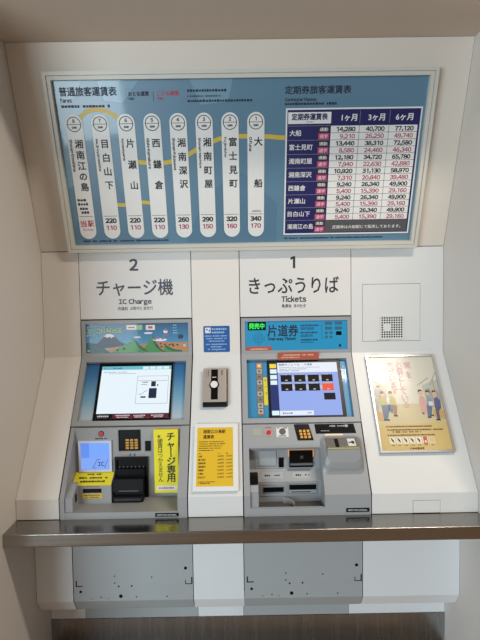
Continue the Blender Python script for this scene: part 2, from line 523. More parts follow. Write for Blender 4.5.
# pale land shapes of the printed map
SEA = mat('board_pale_blue', (112, 150, 172), 0.35, coat=0.6)
DEEP = mat('board_deep_blue', (84, 122, 148), 0.35, coat=0.6)
def land(pl, m_, k):
    MB(U).flat(pl, w - k).build('printed_map', m_, fb)
land([(-.735, .50), (-.70, .46), (-.69, .30), (-.735, .27)], SEA, .0003)
land([(-.56, .68), (-.40, .68), (-.47, .60), (-.54, .61)], SEA, .0003)
land([(-.20, .683), (-.03, .683), (-.05, .60), (-.16, .59)], SEA, .0003)
land([(-.735, .683), (-.62, .683), (-.66, .62), (-.735, .60)], SEA, .0003)
land([(-.735, .06), (-.60, .035), (-.45, .034), (-.52, .30), (-.60, .44), (-.68, .25)], DEEP, .00032)
land([(-.25, .034), (.15, .034), (.15, .20), (.0, .33), (-.15, .25)], DEEP, .00032)
yl = MB(U)
yl.stroke([(-.655, .538), (-.635, .556), (-.615, .570), (-.585, .578), (-.555, .577), (-.525, .566), (-.495, .548), (-.475, .52), (-.47, .46), (-.455, .40), (-.425, .376), (-.37, .371), (-.31, .373), (-.25, .385), (-.17, .43), (-.09, .462), (-.02, .471), (.05, .470), (.11, .468), (.15, .464), (.178, .462)], .017, w)
yl.build('route_line', GOLD, fb)
yl = MB(U)
yl.stroke([(-.54, .205), (-.51, .203), (-.47, .204), (-.43, .214), (-.40, .211), (-.36, .206)], .015, w)
yl.build('route_line', GOLD, fb)
hd = MB(U)
hd.text('普通旅客運賃表', -.714, -.488, .626, .660, w, 0.022)
hd.text('Fares', -.713, -.668, .604, .619, w, 0.03)
hd.greek(-.712, -.520, .590, .011, w)
hd.text('おとな運賃', -.443, -.362, .624, .641, w, 0.03)
hd.text('Adult', -.443, -.420, .610, .621, w, 0.03)
hd.greek(-.211, -.047, .641, .010, w).greek(-.211, -.079, .621, .006, w).greek(-.211, .051, .604, .010, w)
hd.text('定期券旅客運賃表', .174, .436, .623, .653, w, 0.018)
hd.text('Commuter Passes', .175, .300, .597, .610, w, 0.03)
hd.greek(.175, .381, .588, .010, w)
hd.rect(-.3455, -.344, .605, .640, w)
hd.greek(-.70, -.325, .0485, .008, w).greek(.185, .62, .0485, .007, w)
hd.build('lettering', INKN, fb)
hd = MB(U)
hd.text('こども運賃', -.330, -.244, .624, .641, w, 0.03).text('Child', -.330, -.307, .610, .621, w, 0.03)
hd.build('lettering', INKR, fb)
bxp = MB(U).ring((-.453, -.228, .597, .648), (-.4515, -.2295, .5985, .6465), .0121, w)
bxp.build('key_box', mat('board_key_line', (98, 128, 150), 0.4), fb)

stations = [('8', '湘南江の島', 'Shonan-Enoshima', None), ('7', '目白山下', 'Mejiroyamashita', ('220', '110')), ('6', '片瀬山', 'Kataseyama', ('220', '110')),
            ('5', '西鎌倉', 'Nishi-Kamakura', ('220', '110')), ('4', '湘南深沢', 'Shonan-Fukasawa', ('260', '130')), ('3', '湘南町屋', 'Shonan-Machiya', ('290', '150')),
            ('2', '富士見町', 'Fujimicho', ('320', '160')), ('1', '大船', 'Ofuna', ('340', '170'))]
for i, (num, jp, en, fare) in enumerate(stations):
    x = 0.0595 - 0.1044 * (7 - i)
    hw_, top, bot = 0.0345, 0.561, 0.059
    pl = [(x + hw_ * math.cos(math.radians(a)), top - hw_ + hw_ * math.sin(math.radians(a))) for a in range(0, 181, 12)]
    pl += [(x + hw_ * math.cos(math.radians(a)), bot + hw_ + hw_ * math.sin(math.radians(a))) for a in range(180, 361, 12)]
    p = MB(U).prism(pl, .0121, .0142).build('station_strip', WHITE, fb)
    w2 = .0147
    MB(U).circle_ring(x, .524, .0255, .0285, w2).rect(x - .0265, x + .0265, .5230, .5250, w2).build('number_ring', INKB, p)
    MB(U).texth(num, x, .5365, .014, w2, 0.03).texth('SMR', x, .512, .0085, w2, 0.04).build('number', INKB, p)
    n = len(jp)
    sz = .036
    vt = .468
    pitch = {5: .0425, 4: .0545, 3: .083, 2: .165}[n]
    for q, ch in enumerate(jp):
        MB(U).column(ch, x + .010, vt - q * pitch, sz, 0, w2, 0.020).build('character', INKB, p)
    ln = {15: .125, 10: .085, 14: .118, 9: .078, 5: .055}.get(len(en), .11)
    MB(U).text(en, x - .028, x - .0155, .468 - ln, .468, w2, 0.03, rot=-90).build('romanised_name', INKB, p)
    MB(U).rect(x - .029, x + .029, .1563, .1580, w2).build('rule', INKB, p)
    if fare:
        MB(U).text(fare[0], x - .024, x + .024, .127, .148, w2, 0.042).build('adult_fare', INKB, p)
    else:
        k = MB(U)
        k.greek(x - .028, x + .012, .226, .011, w2).greek(x - .028, x + .014, .209, .011, w2).greek(x - .022, x + .016, .190, .011, w2).greek(x - .018, x + .014, .174, .011, w2)
        k.build('lettering', INKB, p)
    if num == '1':
        MB(U).text('JR線乗換', x - .018, x + .022, .164, .173, w2).build('lettering', INKB, p)
    r = MB(U)
    if fare:
        r.text(fare[1], x - .022, x + .022, .097, .117, w2, 0.026).build('child_fare', INKR, p)
    else:
        r.text('当', x - .029, x - .003, .112, .140, w2, 0.016).text('駅', x + .003, x + .029, .112, .140, w2, 0.016).text('This station', x - .022, x + .024, .095, .105, w2).build('lettering', INKRED, p)

# commuter pass table
tx0, tx1, tv0, tv1 = 0.180, 0.727, 0.064, 0.572
tb = MB(U).box(tx0, tx1, tv0, tv1, .0121, .0142).build('pass_table', WHITE, fb)
MB(U).rect(tx0 + .006, tx1 - .006, tv0 + .006, tv1 - .006, .0145).build('navy_ground', NAVY, tb)
MB(U).rect(.189, .362, .514, .557, .0148).build('title_cell', WHITE, tb)
xs = [.362, .478, .598, .714]
rowh = (.506 - .072) / 8
for r in range(7):
    for c in range(3):
        for s in range(2):
            v1 = .506 - rowh * r - rowh / 2 * s
            MB(U).rect(xs[c] + .0008, xs[c + 1] - .0008, v1 - rowh / 2 + .0008, v1 - .0008, .0148).build('price_cell', WHITE, tb)
MB(U).rect(.359, .716, .0735, .506 - rowh * 7 - .0008, .0148).build('notice_cell', TGREY, tb)
lw = MB(U)
names = ['大船', '富士見町', '湘南町屋', '湘南深沢', '西鎌倉', '片瀬山', '目白山下', '湘南江の島']
vals = [(('14,280', '40,700', '77,120'), ('9,210', '26,250', '49,740')), (('13,440', '38,310', '72,580'), ('8,580', '24,460', '46,340')),
        (('12,180', '34,720', '65,780'), ('7,940', '22,630', '42,880')), (('10,920', '31,130', '58,970'), ('7,310', '20,840', '39,480'))] + \
       [(('9,240', '26,340', '49,900'), ('5,400', '15,390', '29,160'))] * 3
for r, nm in enumerate(names):
    v1 = .506 - rowh * r
    MB(U).rect(tx0 + .007, .359, v1 - .0006, v1 + .0006, .0150).build('grid_line', LINEG, tb)
    MB(U).text(nm, .196, .196 + {2: .048, 3: .073, 4: .096, 5: .112}[len(nm)], v1 - .038, v1 - .015, .0152, 0.014).build('station_name', WHITE, tb)
    MB(U).rect(.313, .357, v1 - rowh / 2 + .0015, v1 - .0025, .0148).build('commuter_tag', INKB, tb)
    MB(U).rect(.313, .357, v1 - rowh + .0020, v1 - rowh / 2 - .0005, .0148).build('school_tag', PINK, tb)
    MB(U).text('通勤', .318, .352, v1 - rowh / 2 + .006, v1 - .007, .0152, 0.012).build('tag_lettering', WHITE, tb)
    MB(U).text('通学', .318, .352, v1 - rowh + .006, v1 - rowh / 2 - .005, .0152, 0.012).build('tag_lettering', mat('print_rose_white', (236, 200, 212), 0.5), tb)
    if r < 7:
        for c in range(3):
            for s in range(2):
                v2 = v1 - rowh / 2 * (s + .5)
                MB(U).text(vals[r][s][c], (xs[c] + xs[c + 1]) / 2 + .043 - .0143 * (len(vals[r][s][c]) - 1) - .005, (xs[c] + xs[c + 1]) / 2 + .043, v2 - .0115, v2 + .0085, .0152, 0.034 if s == 0 else 0.022).build('price', INKB if s == 0 else INKR, tb)
lw.text('定期券は大船駅にて販売しております。', .392, .690, .088, .103, .0152, 0.01)
for c, s in enumerate(('1ヶ月', '3ヶ月', '6ヶ月')):
    MB(U).text(s, (.404, .512, .622)[c], (.466, .578, .692)[c], .522, .548, .0152, 0.022).build('month_lettering', WHITE, tb)
    MB(U).rect(xs[c + 1] - .0006, xs[c + 1] + .0006, .512, .560, .0150).build('grid_line', LINEG, tb) if c < 2 else None
lw.build('lettering', WHITE, tb)
MB(U).text('定期券運賃表', .203, .348, .527, .553, .0152, 0.03).text('（円）', .262, .292, .517, .524, .0152).build('lettering', NAVY, tb)

# ================================================================== MACHINES
def upper_units(t, x0, x1, case):
    """head unit with the illustrated panel and the sloping screen bezel"""
    MB(M).ring((x0 + .004, x1 - .003, 0.002, 0.164), (x0 + .022, x1 - .018, 0.017, 0.149), -0.02, 0.006).build('head_bezel', case, t)
    bz = MB(S)
    bz.ring((x0 + .003, x1 - .003, 0.288, SL + .001), (x0 + .026, x1 - .028, 0.309, 0.580), -0.03, 0.006)
    bz.build('screen_bezel', case, t)
    # slim side fillets that close the joint to the wall
    for q in (x0, x1 - .0008):
        MB(S).box(q, q + .0010, 0.0, SL - .002, -0.02, 0.002).build('edge_trim', DKGREY, t)

def keypad(t, fr, u0, u1, v0, v1, w, cols, rows, ku0, ku1, kv0, kv1, name='keypad'):
    k = MB(fr).ring((u0, u1, v0, v1), (u0 + .004, u1 - .004, v0 + .004, v1 - .004), w - .004, w + .003).rect(u0, u1, v0, v1, w + .0004).build(name, BLACK, t)
    du, dv = (ku1 - ku0) / cols, (kv1 - kv0) / rows
    for r in range(rows):
        for c in range(cols):
            MB(fr).box(ku0 + du * c + du * .14, ku0 + du * (c + 1) - du * .14, kv0 + dv * r + dv * .16, kv0 + dv * (r + 1) - dv * .16, w, w + .004).build('key', GOLDKEY, k)
    return k

# ---------------------------------------------- charge machine (2)
t = thing('charge_machine', ((A0 + A1) / 2, -0.25, ZC), 'grey IC card charge machine with landscape picture and white screen', 'ticket machine', 'ticket vending machines')
upper_units(t, A0, A1, CASE)
gz = Z2 + 0.016
gp = MB(M).box(A0 + .020, A1 - .016, 0.016, 0.150, -0.012, 0.0015).build('picture_panel', printed_gradient('picture_sky', [(0.0, (96, 164, 186)), (0.45, (48, 128, 172)), (1.0, (16, 78, 122))], 'Z', Z2 + .016 - ZC, Z2 + .150 - ZC), t)
W0 = .0019
def pic(poly, name, rgb, w=W0):
    return MB(M).flat(poly, w).build(name, mat('print_' + name, rgb, 0.5, coat=0.3), gp)
pic([(-.71, .018), (-.252, .018), (-.252, .062), (-.30, .060), (-.36, .064), (-.42, .060), (-.47, .052), (-.53, .044), (-.58, .048), (-.62, .030), (-.66, .020)], 'sand', (186, 128, 80))
pic([(-.71, .018), (-.60, .018), (-.62, .030), (-.648, .058), (-.71, .064)], 'dark_slope', (22, 84, 86), W0 + .0002)
pic([(-.668, .050), (-.640, .080), (-.622, .099), (-.612, .103), (-.596, .102), (-.586, .096), (-.560, .070), (-.530, .052), (-.56, .046), (-.60, .040), (-.64, .040)], 'mountain', (52, 60, 80), W0 + .0003)
pic([(-.632, .089), (-.622, .099), (-.612, .103), (-.596, .102), (-.586, .096), (-.578, .088), (-.588, .090), (-.596, .083), (-.604, .090), (-.614, .084), (-.621, .091)], 'snow_cap', (226, 226, 232), W0 + .0004)
for k, pl in enumerate(([(-.60, .018), (-.43, .018), (-.45, .036), (-.47, .050), (-.485, .070), (-.497, .080), (-.505, .066), (-.522, .062), (-.54, .052), (-.57, .036)],
                        [(-.47, .018), (-.35, .018), (-.375, .032), (-.395, .060), (-.405, .082), (-.411, .098), (-.418, .080), (-.432, .060), (-.45, .034)],
                        [(-.36, .018), (-.28, .018), (-.285, .026), (-.31, .028), (-.33, .036), (-.345, .046), (-.36, .048)])):
    pic(pl, 'green_hill', (66, 142, 72), W0 + .0004 + k * .0001)
pic([(-.485, .070), (-.497, .080), (-.487, .060), (-.475, .040), (-.452, .024), (-.43, .020), (-.45, .036), (-.47, .050)], 'hill_shade', (38, 98, 62), W0 + .0007)
pic([(-.411, .098), (-.405, .082), (-.395, .060), (-.375, .032), (-.35, .018), (-.37, .020), (-.395, .036), (-.408, .062)], 'hill_shade', (38, 98, 62), W0 + .0007)
pic([(-.36, .048), (-.345, .046), (-.33, .036), (-.31, .028), (-.28, .026), (-.28, .018), (-.32, .020), (-.345, .030)], 'hill_shade', (38, 98, 62), W0 + .0007)
for u_, v_, a_, b_ in ((-.430, .104, .020, .0045), (-.480, .086, .017, .004), (-.378, .073, .032, .007), (-.352, .110, .010, .008)):
    MB(M).ellipse(u_, v_, a_, b_, W0 + .0008).build('cloud', mat('print_cloud', (222, 226, 234), 0.5), gp)
cd = MB(M)
for u_, v_ in ((-.40, .079), (-.386, .083), (-.365, .081), (-.357, .094), (-.345, .097), (-.350, .119)):
    cd.ellipse(u_, v_, .0065, .0075, W0 + .0010)
cd.build('printed_figures', mat('print_mauve', (128, 110, 150), 0.5), gp)
cd = MB(M)
for u_, v_ in ((-.375, .055), (-.355, .052), (-.335, .050), (-.318, .046), (-.300, .049), (-.392, .047), (-.372, .042), (-.323, .052), (-.54, .036), (-.57, .028)):
    cd.ellipse(u_, v_, .0045, .0038, W0 + .0010)
cd.ellipse(-.285, .086, .012, .010, W0 + .001)
cd.build('printed_figures', mat('print_dark_brown', (58, 44, 46), 0.5), gp)
MB(M).text('IC CHARGE', -.705, -.546, .107, .128, W0 + .0012, 0.012).build('lettering', mat('print_lime', (190, 220, 130), 0.5), gp)
MB(M).greek(-.704, -.60, .135, .006, W0 + .0012).greek(-.706, -.655, .096, .010, W0 + .0012).greek(-.318, -.30, .138, .005, W0 + .0012).greek(-.318, -.30, .126, .005, W0 + .0012).greek(-.318, -.30, .114, .005, W0 + .0012).greek(-.318, -.296, .103, .005, W0 + .0012).ellipse(-.268, .046, .007, .006, W0 + .0012).ellipse(-.700, .028, .006, .005, W0 + .0012).build('lettering', mat('print_pale_blue', (150, 196, 214), 0.5), gp)
MB(M).rect(-.527, -.480, .120, .142, W0 + .001).build('card_picture', WHITE, gp)
MB(M).rect(-.440, -.399, .118, .140, W0 + .001).build('card_picture', WHITE, gp)
MB(M).rect(-.482, -.455, .119, .141, W0 + .0011).build('card_picture', mat('print_soft_green', (140, 196, 150), 0.5), gp)
MB(M).rect(-.430, -.410, .124, .135, W0 + .0013).rect(-.520, -.490, .128, .132, W0 + .0013).build('card_picture', mat('print_soft_red', (196, 90, 90), 0.5), gp)

# screen
sp = MB(S).box(A0 + .024, A1 - .026, 0.300, 0.582, -0.030, -0.012)
sp.build('side_panel', printed_gradient('charge_screen_surround', [(0.0, (178, 192, 200)), (0.35, (112, 160, 188)), (0.75, (40, 110, 160)), (1.0, (22, 84, 136))], 'Z', S.p(0, .31).z - ZC, S.p(0, .58).z - ZC), t)
d = MB(S).box(-.647, -.316, .309, .579, -.012, -.005, bev=.002).build('display', BLACK, t)
ws = -.0046
def lcd(name, rgb, e=1.0):
    return mat(name, rgb, emit=e)
MB(S).rect(-.634, -.326, .322, .562, ws).build('screen', lcd('lcd_white', (232, 244, 252)), d)
MB(S).rect(-.634, -.326, .545, .562, ws + .0002).build('title_bar', lcd('lcd_aqua', (110, 190, 210)), d)
MB(S).text('チャージ', -.628, -.585, .548, .558, ws + .0004).greek(-.582, -.545, .553, .007, ws + .0004).build('lettering', lcd('lcd_teal_dark', (40, 90, 120)), d)
for k in range(4):
    MB(S).rect(-.452 + k * .030, -.426 + k * .030, .547, .559, ws + .0004).build('tab', lcd('lcd_tab', (225, 245, 250)), d)
MB(S).greek(-.625, -.52, .534, .005, ws + .0004).greek(-.60, -.48, .527, .004, ws + .0004).build('lettering', lcd('lcd_pale_grey', (170, 184, 196)), d)
pp = MB(S).ring((-.473, -.335, .385, .514), (-.4715, -.3365, .3865, .5125), ws + .0002, ws + .0005).rect(-.468, -.34, .490, .492, ws + .0005)
pp.build('popup_frame', lcd('lcd_line_grey', (150, 158, 150)), d)
for q in ((-.410, -.390, .464, .488), (-.418, -.384, .410, .456), (-.384, -.379, .466, .474), (-.452, -.430, .412, .419)):
    MB(S).rect(*q, ws + .0005).build('popup_picture', lcd('lcd_navy', (30, 42, 66)), d)
MB(S).stroke([(-.462, .430), (-.450, .428), (-.440, .438), (-.426, .446)], .002, ws + .0005).rect(-.455, -.426, .472, .474, ws + .0005).greek(-.450, -.425, .484, .005, ws + .0005).build('popup_lines', lcd('lcd_mauve', (120, 90, 110)), d)
MB(S).rect(-.634, -.326, .322, .343, ws + .0003).build('status_bar', lcd('lcd_maroon', (104, 34, 46), 0.8), d)
MB(S).rect(-.634, -.565, .322, .343, ws + .0004).build('status_cell', lcd('lcd_black', (10, 12, 18), 0.5), d)
MB(S).greek(-.628, -.580, .332, .008, ws + .0006).greek(-.552, -.490, .335, .006, ws + .0006).greek(-.545, -.495, .327, .005, ws + .0006).greek(-.475, -.425, .334, .006, ws + .0006).greek(-.470, -.43, .327, .005, ws + .0006).greek(-.40, -.345, .334, .006, ws + .0006).greek(-.39, -.35, .327, .005, ws + .0006).build('lettering', lcd('lcd_soft_white', (200, 190, 196)), d)

# lower case: cheeks, upright face, tray
VF = -0.180
s_top = S.p(0, .284)
cheek = [(s_top.y, s_top.z), (Y3 - .001, Z3), (Y3 - .001, ZC), (-0.14, ZC), (-0.14, s_top.z)]
lc = MB()
lc.xprism(cheek, A0 + .003, A0 + .020)
lc.xprism(cheek, A1 - .040, A1 - .003)
lc.xprism([(VF, .776), (VF, s_top.z - .001), (-0.141, s_top.z - .001), (-0.141, .776)], A0 + .020, A1 - .040)
lc.xprism([(Y3, ZC), (Y3, .776), (-0.141, .776), (-0.141, ZC)], A0 + .020, A1 - .040)
lc.build('lower_case', CASE, t)
V = Fr((0, VF, 0), (0, 0, 1))
b_ = MB(V).disc(-.603, 1.044, .0095, .0, .005).build('call_button', REDB, t)
MB(V).circle_ring(-.603, 1.044, .010, .0125, .0012).build('button_ring', DKGREY, b_)
MB(V).greek(-.628, -.578, 1.024, .006, .0008).build('lettering', INK, t)
# lit card window
lp = MB(V).ring((-.697, -.560, .886, 1.017), (-.688, -.569, .896, 1.008), 0.0, .010).build('card_window', mat('window_rim_white', (206, 214, 236), 0.4, emit=0.0), t)
MB(V).rect(-.688, -.569, .896, 1.008, .0015).build('glow_screen', lcd('lcd_blue', (122, 168, 252), 1.0), lp)
MB(V).loc([(-.688, .945, .002), (-.569, .945, .002), (-.569, .897, .009), (-.688, .897, .009)], [(0, 3, 2, 1)]).build('glow_plate', lcd('lcd_blue_light', (132, 172, 252), 0.95), lp)
MB(V).rect(-.688, -.655, .896, 1.008, .0022).build('glow_side', lcd('lcd_blue_deep', (104, 148, 244), 0.95), lp)
mk = MB(V)
mk.loc([(-.640 , .902, .0092), (-.638, .902, .0092), (-.620, .938, .0042), (-.622, .938, .0042)], [(0, 1, 2, 3)])
mk.loc([(-.592, .902, .0092), (-.590, .902, .0092), (-.576, .938, .0042), (-.578, .938, .0042)], [(0, 1, 2, 3)])
mk.loc([(-.640, .902, .0092), (-.625, .902, .0092), (-.625, .904, .0090), (-.640, .904, .0090)], [(0, 1, 2, 3)])
mk.loc([(-.622, .936, .0046), (-.608, .936, .0046), (-.608, .938, .0043), (-.622, .938, .0043)], [(0, 1, 2, 3)])
icf = Fr(V.p(0, .897, .0096), (V.p(0, .945, .0026) - V.p(0, .897, .0096)))
mk.text('IC', -.619, -.591, .013, .031, 0.0, 0.02, fr=icf)
mk.build('mark', lcd('lcd_mark_blue', (24, 62, 160), 0.7), lp)
keypad(t, V, -.531, -.440, .971, 1.059, 0.001, 3, 4, -.504, -.448, .977, 1.022)
MB(V).box(-.421, -.398, .969, 1.011, 0, .004, bev=.001).build('sensor', BLACK, t)
MB(V).greek(-.528, -.49, .9525, .004, .0008).greek(-.45, -.42, .9525, .004, .0008).build('lettering', mat('print_amber', (196, 120, 50), 0.5), t)
for x in (-.484, -.466):
    MB(V).disc(x, .953, .004, 0, .003, 10).build('indicator_light', mat('indicator_blue', (40, 70, 120), 0.3), t)
# black banknote unit
bu = MB(V)
bu.ring((-.548, -.410, .770, .946), (-.540, -.418, .78, .936), 0, .012)
bu.rect(-.545, -.413, .775, .94, .001)
bu.box(-.538, -.420, .862, .900, 0, .020, bev=.003)
o = bu.build('banknote_unit', BLACK, t)
MB().xprism([(VF - .001, .776), (VF - .060, .776), (VF - .066, .788), (VF - .066, .800), (VF - .052, .806), (VF - .052, .818), (VF - .064, .822), (VF - .050, .868), (VF - .001, .872)], -.546, -.424).build('banknote_mouth', BLACKM, o)
MB().box(-.520, -.440, .8225, .8275, -VF + .0625, -VF + .0655).build('mouth_strip', mat('strip_grey', (74, 80, 84), 0.3), o)
MB().box(-.540, -.430, .783, .795, -VF + .062, -VF + .068, bev=.002).build('mouth_lip', mat('lip_dark', (44, 44, 48), 0.25), o)
dots = MB(V)
for k in range(7):
    dots.disc(-.528 + k * .0165, .905, .0018, 0, .0125, 8)
dots.build('guide_dots', mat('guide_dot', (120, 124, 126), 0.4), o)
# card box with sloping top
cb = MB().xprism([(VF + .002, .776), (VF - .068, .776), (VF - .068, .850), (VF + .002, .886)], A0 + .021, -.550).build('card_box', CASE, t)
MB().box(-.664, -.589, .822, .839, -VF + .0681, -VF + .0686).build('card_slot', BLACK, cb)
MB().box(-.667, -.588, .798, .819, -VF + .0681, -VF + .0688).build('slot_label', mat('label_gold', (218, 184, 60), 0.5), cb)
MB().greek(-.660, -.594, .812, .006, -VF + .0692).greek(-.655, -.598, .803, .006, -VF + .0692).greek(-.665, -.59, .847, .004, -VF + .0686).build('lettering', mat('print_ochre', (140, 100, 40), 0.5), cb)
slf = Fr((0, VF - .068, .850), (0, .070, .036))
o = MB(slf).box(-.710, -.552, .002, .072, 0, .0012).build('slope_label', YEL, cb)
MB(slf).greek(-.66, -.60, .060, .009, .0016).greek(-.69, -.57, .041, .010, .0016).greek(-.68, -.58, .022, .010, .0016).build('lettering', INKB, cb)
# small block on the tray's left end
bl = MB().xprism([(-.322, .7765), (-.322, .828), (-.262, .868), (VF - .069, .868), (VF - .069, .7765)], A0 + .0205, -.682).build('side_block', CASE2, t)
MB().raw([Vector((-.6816, y, z)) for y, z in ((-.292, .800), (-.268, .800), (-.268, .832), (-.292, .832))], [(0, 1, 2, 3)]).build('reader_slot', BLACK, bl)
o = MB(B).box(-.359, -.268, .007, .020, 0, .003).build('name_plate', BLACK, t)
MB(B).text('NIPPON SIGNAL', -.352, -.275, .0105, .0165, .0034, 0.01).build('lettering', WHITE, o)

# yellow notice on the charge machine
n = thing('notice_plate', tuple(V.p(-.331, .796, 0)), 'upright bright yellow notice plate with large vertical writing on charge machine', 'notice')
MB(V).box(-.383, -.281, .794, 1.061, 0.0006, .016, bev=.002).build('plate', YEL, n)
MB(V).box(-.378, -.286, .799, 1.056, .0158, .0166).build('yellow_face', YEL, n)
for k, ch in enumerate('チャージ専用'):
    MB(V).column(ch, -.312, 1.052 - k * .0346, .039, 0, .0172, 0.018).build('character', INKB, n)
for k, ch in enumerate('※硬貨はつかえません'):
    MB(V).column(ch, -.356, 1.046 - k * .0203, .023, 0, .0172, 0.004).build('character', INKB, n)
MB(V).prism([(-.370, .806), (-.293, .806), (-.287, .815), (-.293, .826), (-.370, .826), (-.376, .816)], .0160, .0170).build('arrow_label', WHITE, n)
MB(V).greek(-.365, -.300, .816, .006, .0175).build('lettering', INKRED, n)

# ---------------------------------------------- ticket machine (1)
t = thing('ticket_machine', ((C0 + C1) / 2, -0.25, ZC), 'grey one-way ticket machine with cyan head panel and blue touch screen', 'ticket machine', 'ticket vending machines')
upper_units(t, C0, C1, CASE2)
hp = MB(M).box(C0 + .020, C1 - .016, .016, .150, -.012, .0015).build('head_panel', CYAN, t)
MB(M).box(.018, .099, .109, .146, .0015, .003).build('led_sign', BLACK, hp)
MB(M).text('発売中', .023, .093, .114, .141, .0034, 0.03).build('led_lettering', lcd('led_green', (60, 235, 90), 1.2), hp)
MB(M).text('片道券', .106, .246, .078, .132, .0019, 0.018).text('One-way Ticket', .108, .235, .058, .076, .0019, 0.045).build('lettering', INKN, hp)
l = MB(M)
for k, (v_, h_, e_) in enumerate(((.127, .009, .338), (.116, .005, .318), (.110, .005, .318), (.095, .009, .334), (.084, .005, .312), (.078, .005, .312), (.062, .009, .336), (.051, .005, .314))):
    l.greek(.256, e_, v_, h_, .0019)
l.rect(.3505, .352, .062, .132, .0019)
l.build('lettering', mat('print_steel_blue', (22, 72, 108), 0.5), hp)
for u_, v_ in ((.365, .128), (.410, .128), (.365, .106), (.410, .106), (.365, .086), (.386, .086), (.365, .067), (.386, .067)):
    big = v_ > .1
    MB(M).rect(u_, u_ + (.033 if big else .013), v_, v_ + (.014 if big else .012), .0019).build('pictogram', mat('print_slate', (48, 100, 132), 0.5), hp)
MB(M).rect(.415, .440, .081, .098, .0019).build('pictogram', BLACK, hp)
MB(M).ellipse(.433, .034, .006, .007, .0019).build('pictogram', INKN, hp)
sd = MB(M)
for i in range(9):
    for j in range(9):
        a, c = .040 + i * .0065, .046 + j * .0065
        if (a - .066) ** 2 + (c - .072) ** 2 < .0275 ** 2:
            sd.ellipse(a, c, .0017, .0017, .0019, 6)
o = sd.build('speaker_holes', mat('print_hole_blue', (16, 84, 120), 0.6), hp)
o['kind'] = 'stuff'
MB(S).box(C0 + .024, C1 - .026, .300, .582, -.030, -.012).build('side_panel', mat('panel_cyan_deep', (30, 132, 182), 0.4, coat=0.2), t)
d = MB(S).box(.101, .428, .309, .579, -.012, -.005, bev=.002).build('display', BLACK, t)
MB(S).rect(.111, .412, .321, .566, ws).build('screen', lcd('lcd_periwinkle', (150, 172, 236), 1.0), d)
MB(S).rect(.111, .146, .321, .566, ws + .0002).build('side_bar', lcd('lcd_indigo', (44, 58, 122), 0.8), d)
MB(S).rect(.146, .412, .519, .566, ws + .0002).build('title_bar', lcd('lcd_near_white', (232, 238, 248)), d)
MB(S).rect(.146, .290, .323, .343, ws + .0002).build('message_bar', lcd('lcd_near_white', (232, 238, 248)), d)
MB(S).rect(.112, .141, .541, .561, ws + .0004).build('menu_button', lcd('lcd_yellow', (244, 222, 60)), d)
for v_ in (.515, .488, .462):
    MB(S).rect(.113, .142, v_, v_ + .020, ws + .0004).build('menu_button', lcd('lcd_tab', (225, 245, 250)), d)
MB(S).rect(.113, .144, .324, .344, ws + .0004).build('menu_button', lcd('lcd_tab', (225, 245, 250)), d)
MB(S).text('湘南モノレール', .152, .246, .551, .562, ws + .0005, 0.01).text('片道券', .268, .302, .551, .562, ws + .0005, 0.01).build('lettering', lcd('lcd_slate', (70, 80, 110), 0.9), d)
MB(S).greek(.155, .335, .543, .003, ws + .0005).greek(.155, .28, .535, .004, ws + .0005).greek(.155, .245, .527, .005, ws + .0005).greek(.158, .20, .332, .008, ws + .0005).greek(.262, .28, .333, .007, ws + .0005).build('lettering', lcd('lcd_grey', (150, 158, 176), 0.9), d)
kb = lcd('lcd_black', (10, 12, 18), 0.5)
ko = lcd('lcd_orange', (238, 92, 70), 1.0)
for r in range(2):
    for c in range(4):
        u_ = .158 + c * .060
        v_ = .474 - r * .042
        hot = r == 1 and c == 3
        q = MB(S).rect(u_, u_ + .049, v_, v_ + .034, ws + .0005).build('fare_button', ko if hot else kb, d)
        MB(S).greek(u_ + .004, u_ + .046, v_ + .035, .005, ws + .0008).rect(u_ + .020, u_ + .030, v_ + .005, v_ + .010, ws + .0008).build('lettering', lcd('lcd_soft_white', (200, 190, 196)), d)
        if c < 3:
            MB(S).ellipse(u_ + .0545, v_ + .017, .004, .008, ws + .0006).build('arrow_mark', lcd('lcd_straw', (214, 206, 150)), d)
MB(S).rect(.341, .390, .390, .421, ws + .0005).build('fare_button', kb, d)
# strip of picture buttons and yellow label on the left of the screen
ib = MB(S).box(.052, .079, .325, .571, -.012, -.009).build('icon_strip', mat('strip_taupe', (122, 110, 100), 0.5), t)
for k in range(9):
    v_ = .545 - k * .0265
    MB(S).box(.0545, .0765, v_, v_ + .021, -.009, -.0084).build('icon', mat('icon_amber', (226, 160, 70), 0.5) if k == 0 else (mat('icon_grey', (178, 172, 164), 0.5) if k in (1, 3, 5, 7, 8) else mat('icon_dim', (132, 122, 112), 0.5)), ib)
    MB(S).ellipse(.0655, v_ + .0105, .006, .0055, -.0080, 8).build('icon_mark', mat('icon_ink', (90, 80, 72), 0.5) if k else WHITE, ib)
o = MB(S).box(.0815, .0985, .372, .500, -.012, -.0105).build('tall_label', mat('label_lemon', (222, 208, 40), 0.5), t)
MB(S).column('きっぷ', .090, .492, .011, .030, -.0100, 0.0).build('lettering', INK, o)

# lower case of the ticket machine
lc = MB()
s_mid = S.p(0, .196)
full = [(s_top.y, s_top.z), (Y3 - .001, Z3), (Y3 - .001, ZC), (-0.10, ZC), (-0.10, s_top.z)]
lc.xprism(full, C0 + .003, C0 + .027)                       # left cheek
lc.xprism(full, .302, C1 - .003)                            # right body
lc.xprism([(s_top.y, s_top.z), (s_mid.y, s_mid.z), (s_mid.y - .004, s_mid.z - .010), (s_mid.y + .006, s_mid.z - .022), (-0.10, s_mid.z - .022), (-0.10, s_top.z)], C0 + .027, .302)
lc.xprism([(Y3 - .001, ZC), (Y3 - .001, .780), (Y3 + .010, .782), (Y3 + .012, .763), (-.10, .763), (-.10, ZC)], C0 + .027, .302)   # tray and front lip
PY = -.196
lc.xprism([(PY, 1.01), (PY, .888), (PY - .034, .848), (PY - .034, .763), (-.10, .763), (-.10, 1.01)], C0 + .027, .302)        # stepped rear of the pocket
lc.build('lower_case', CASE2, t)
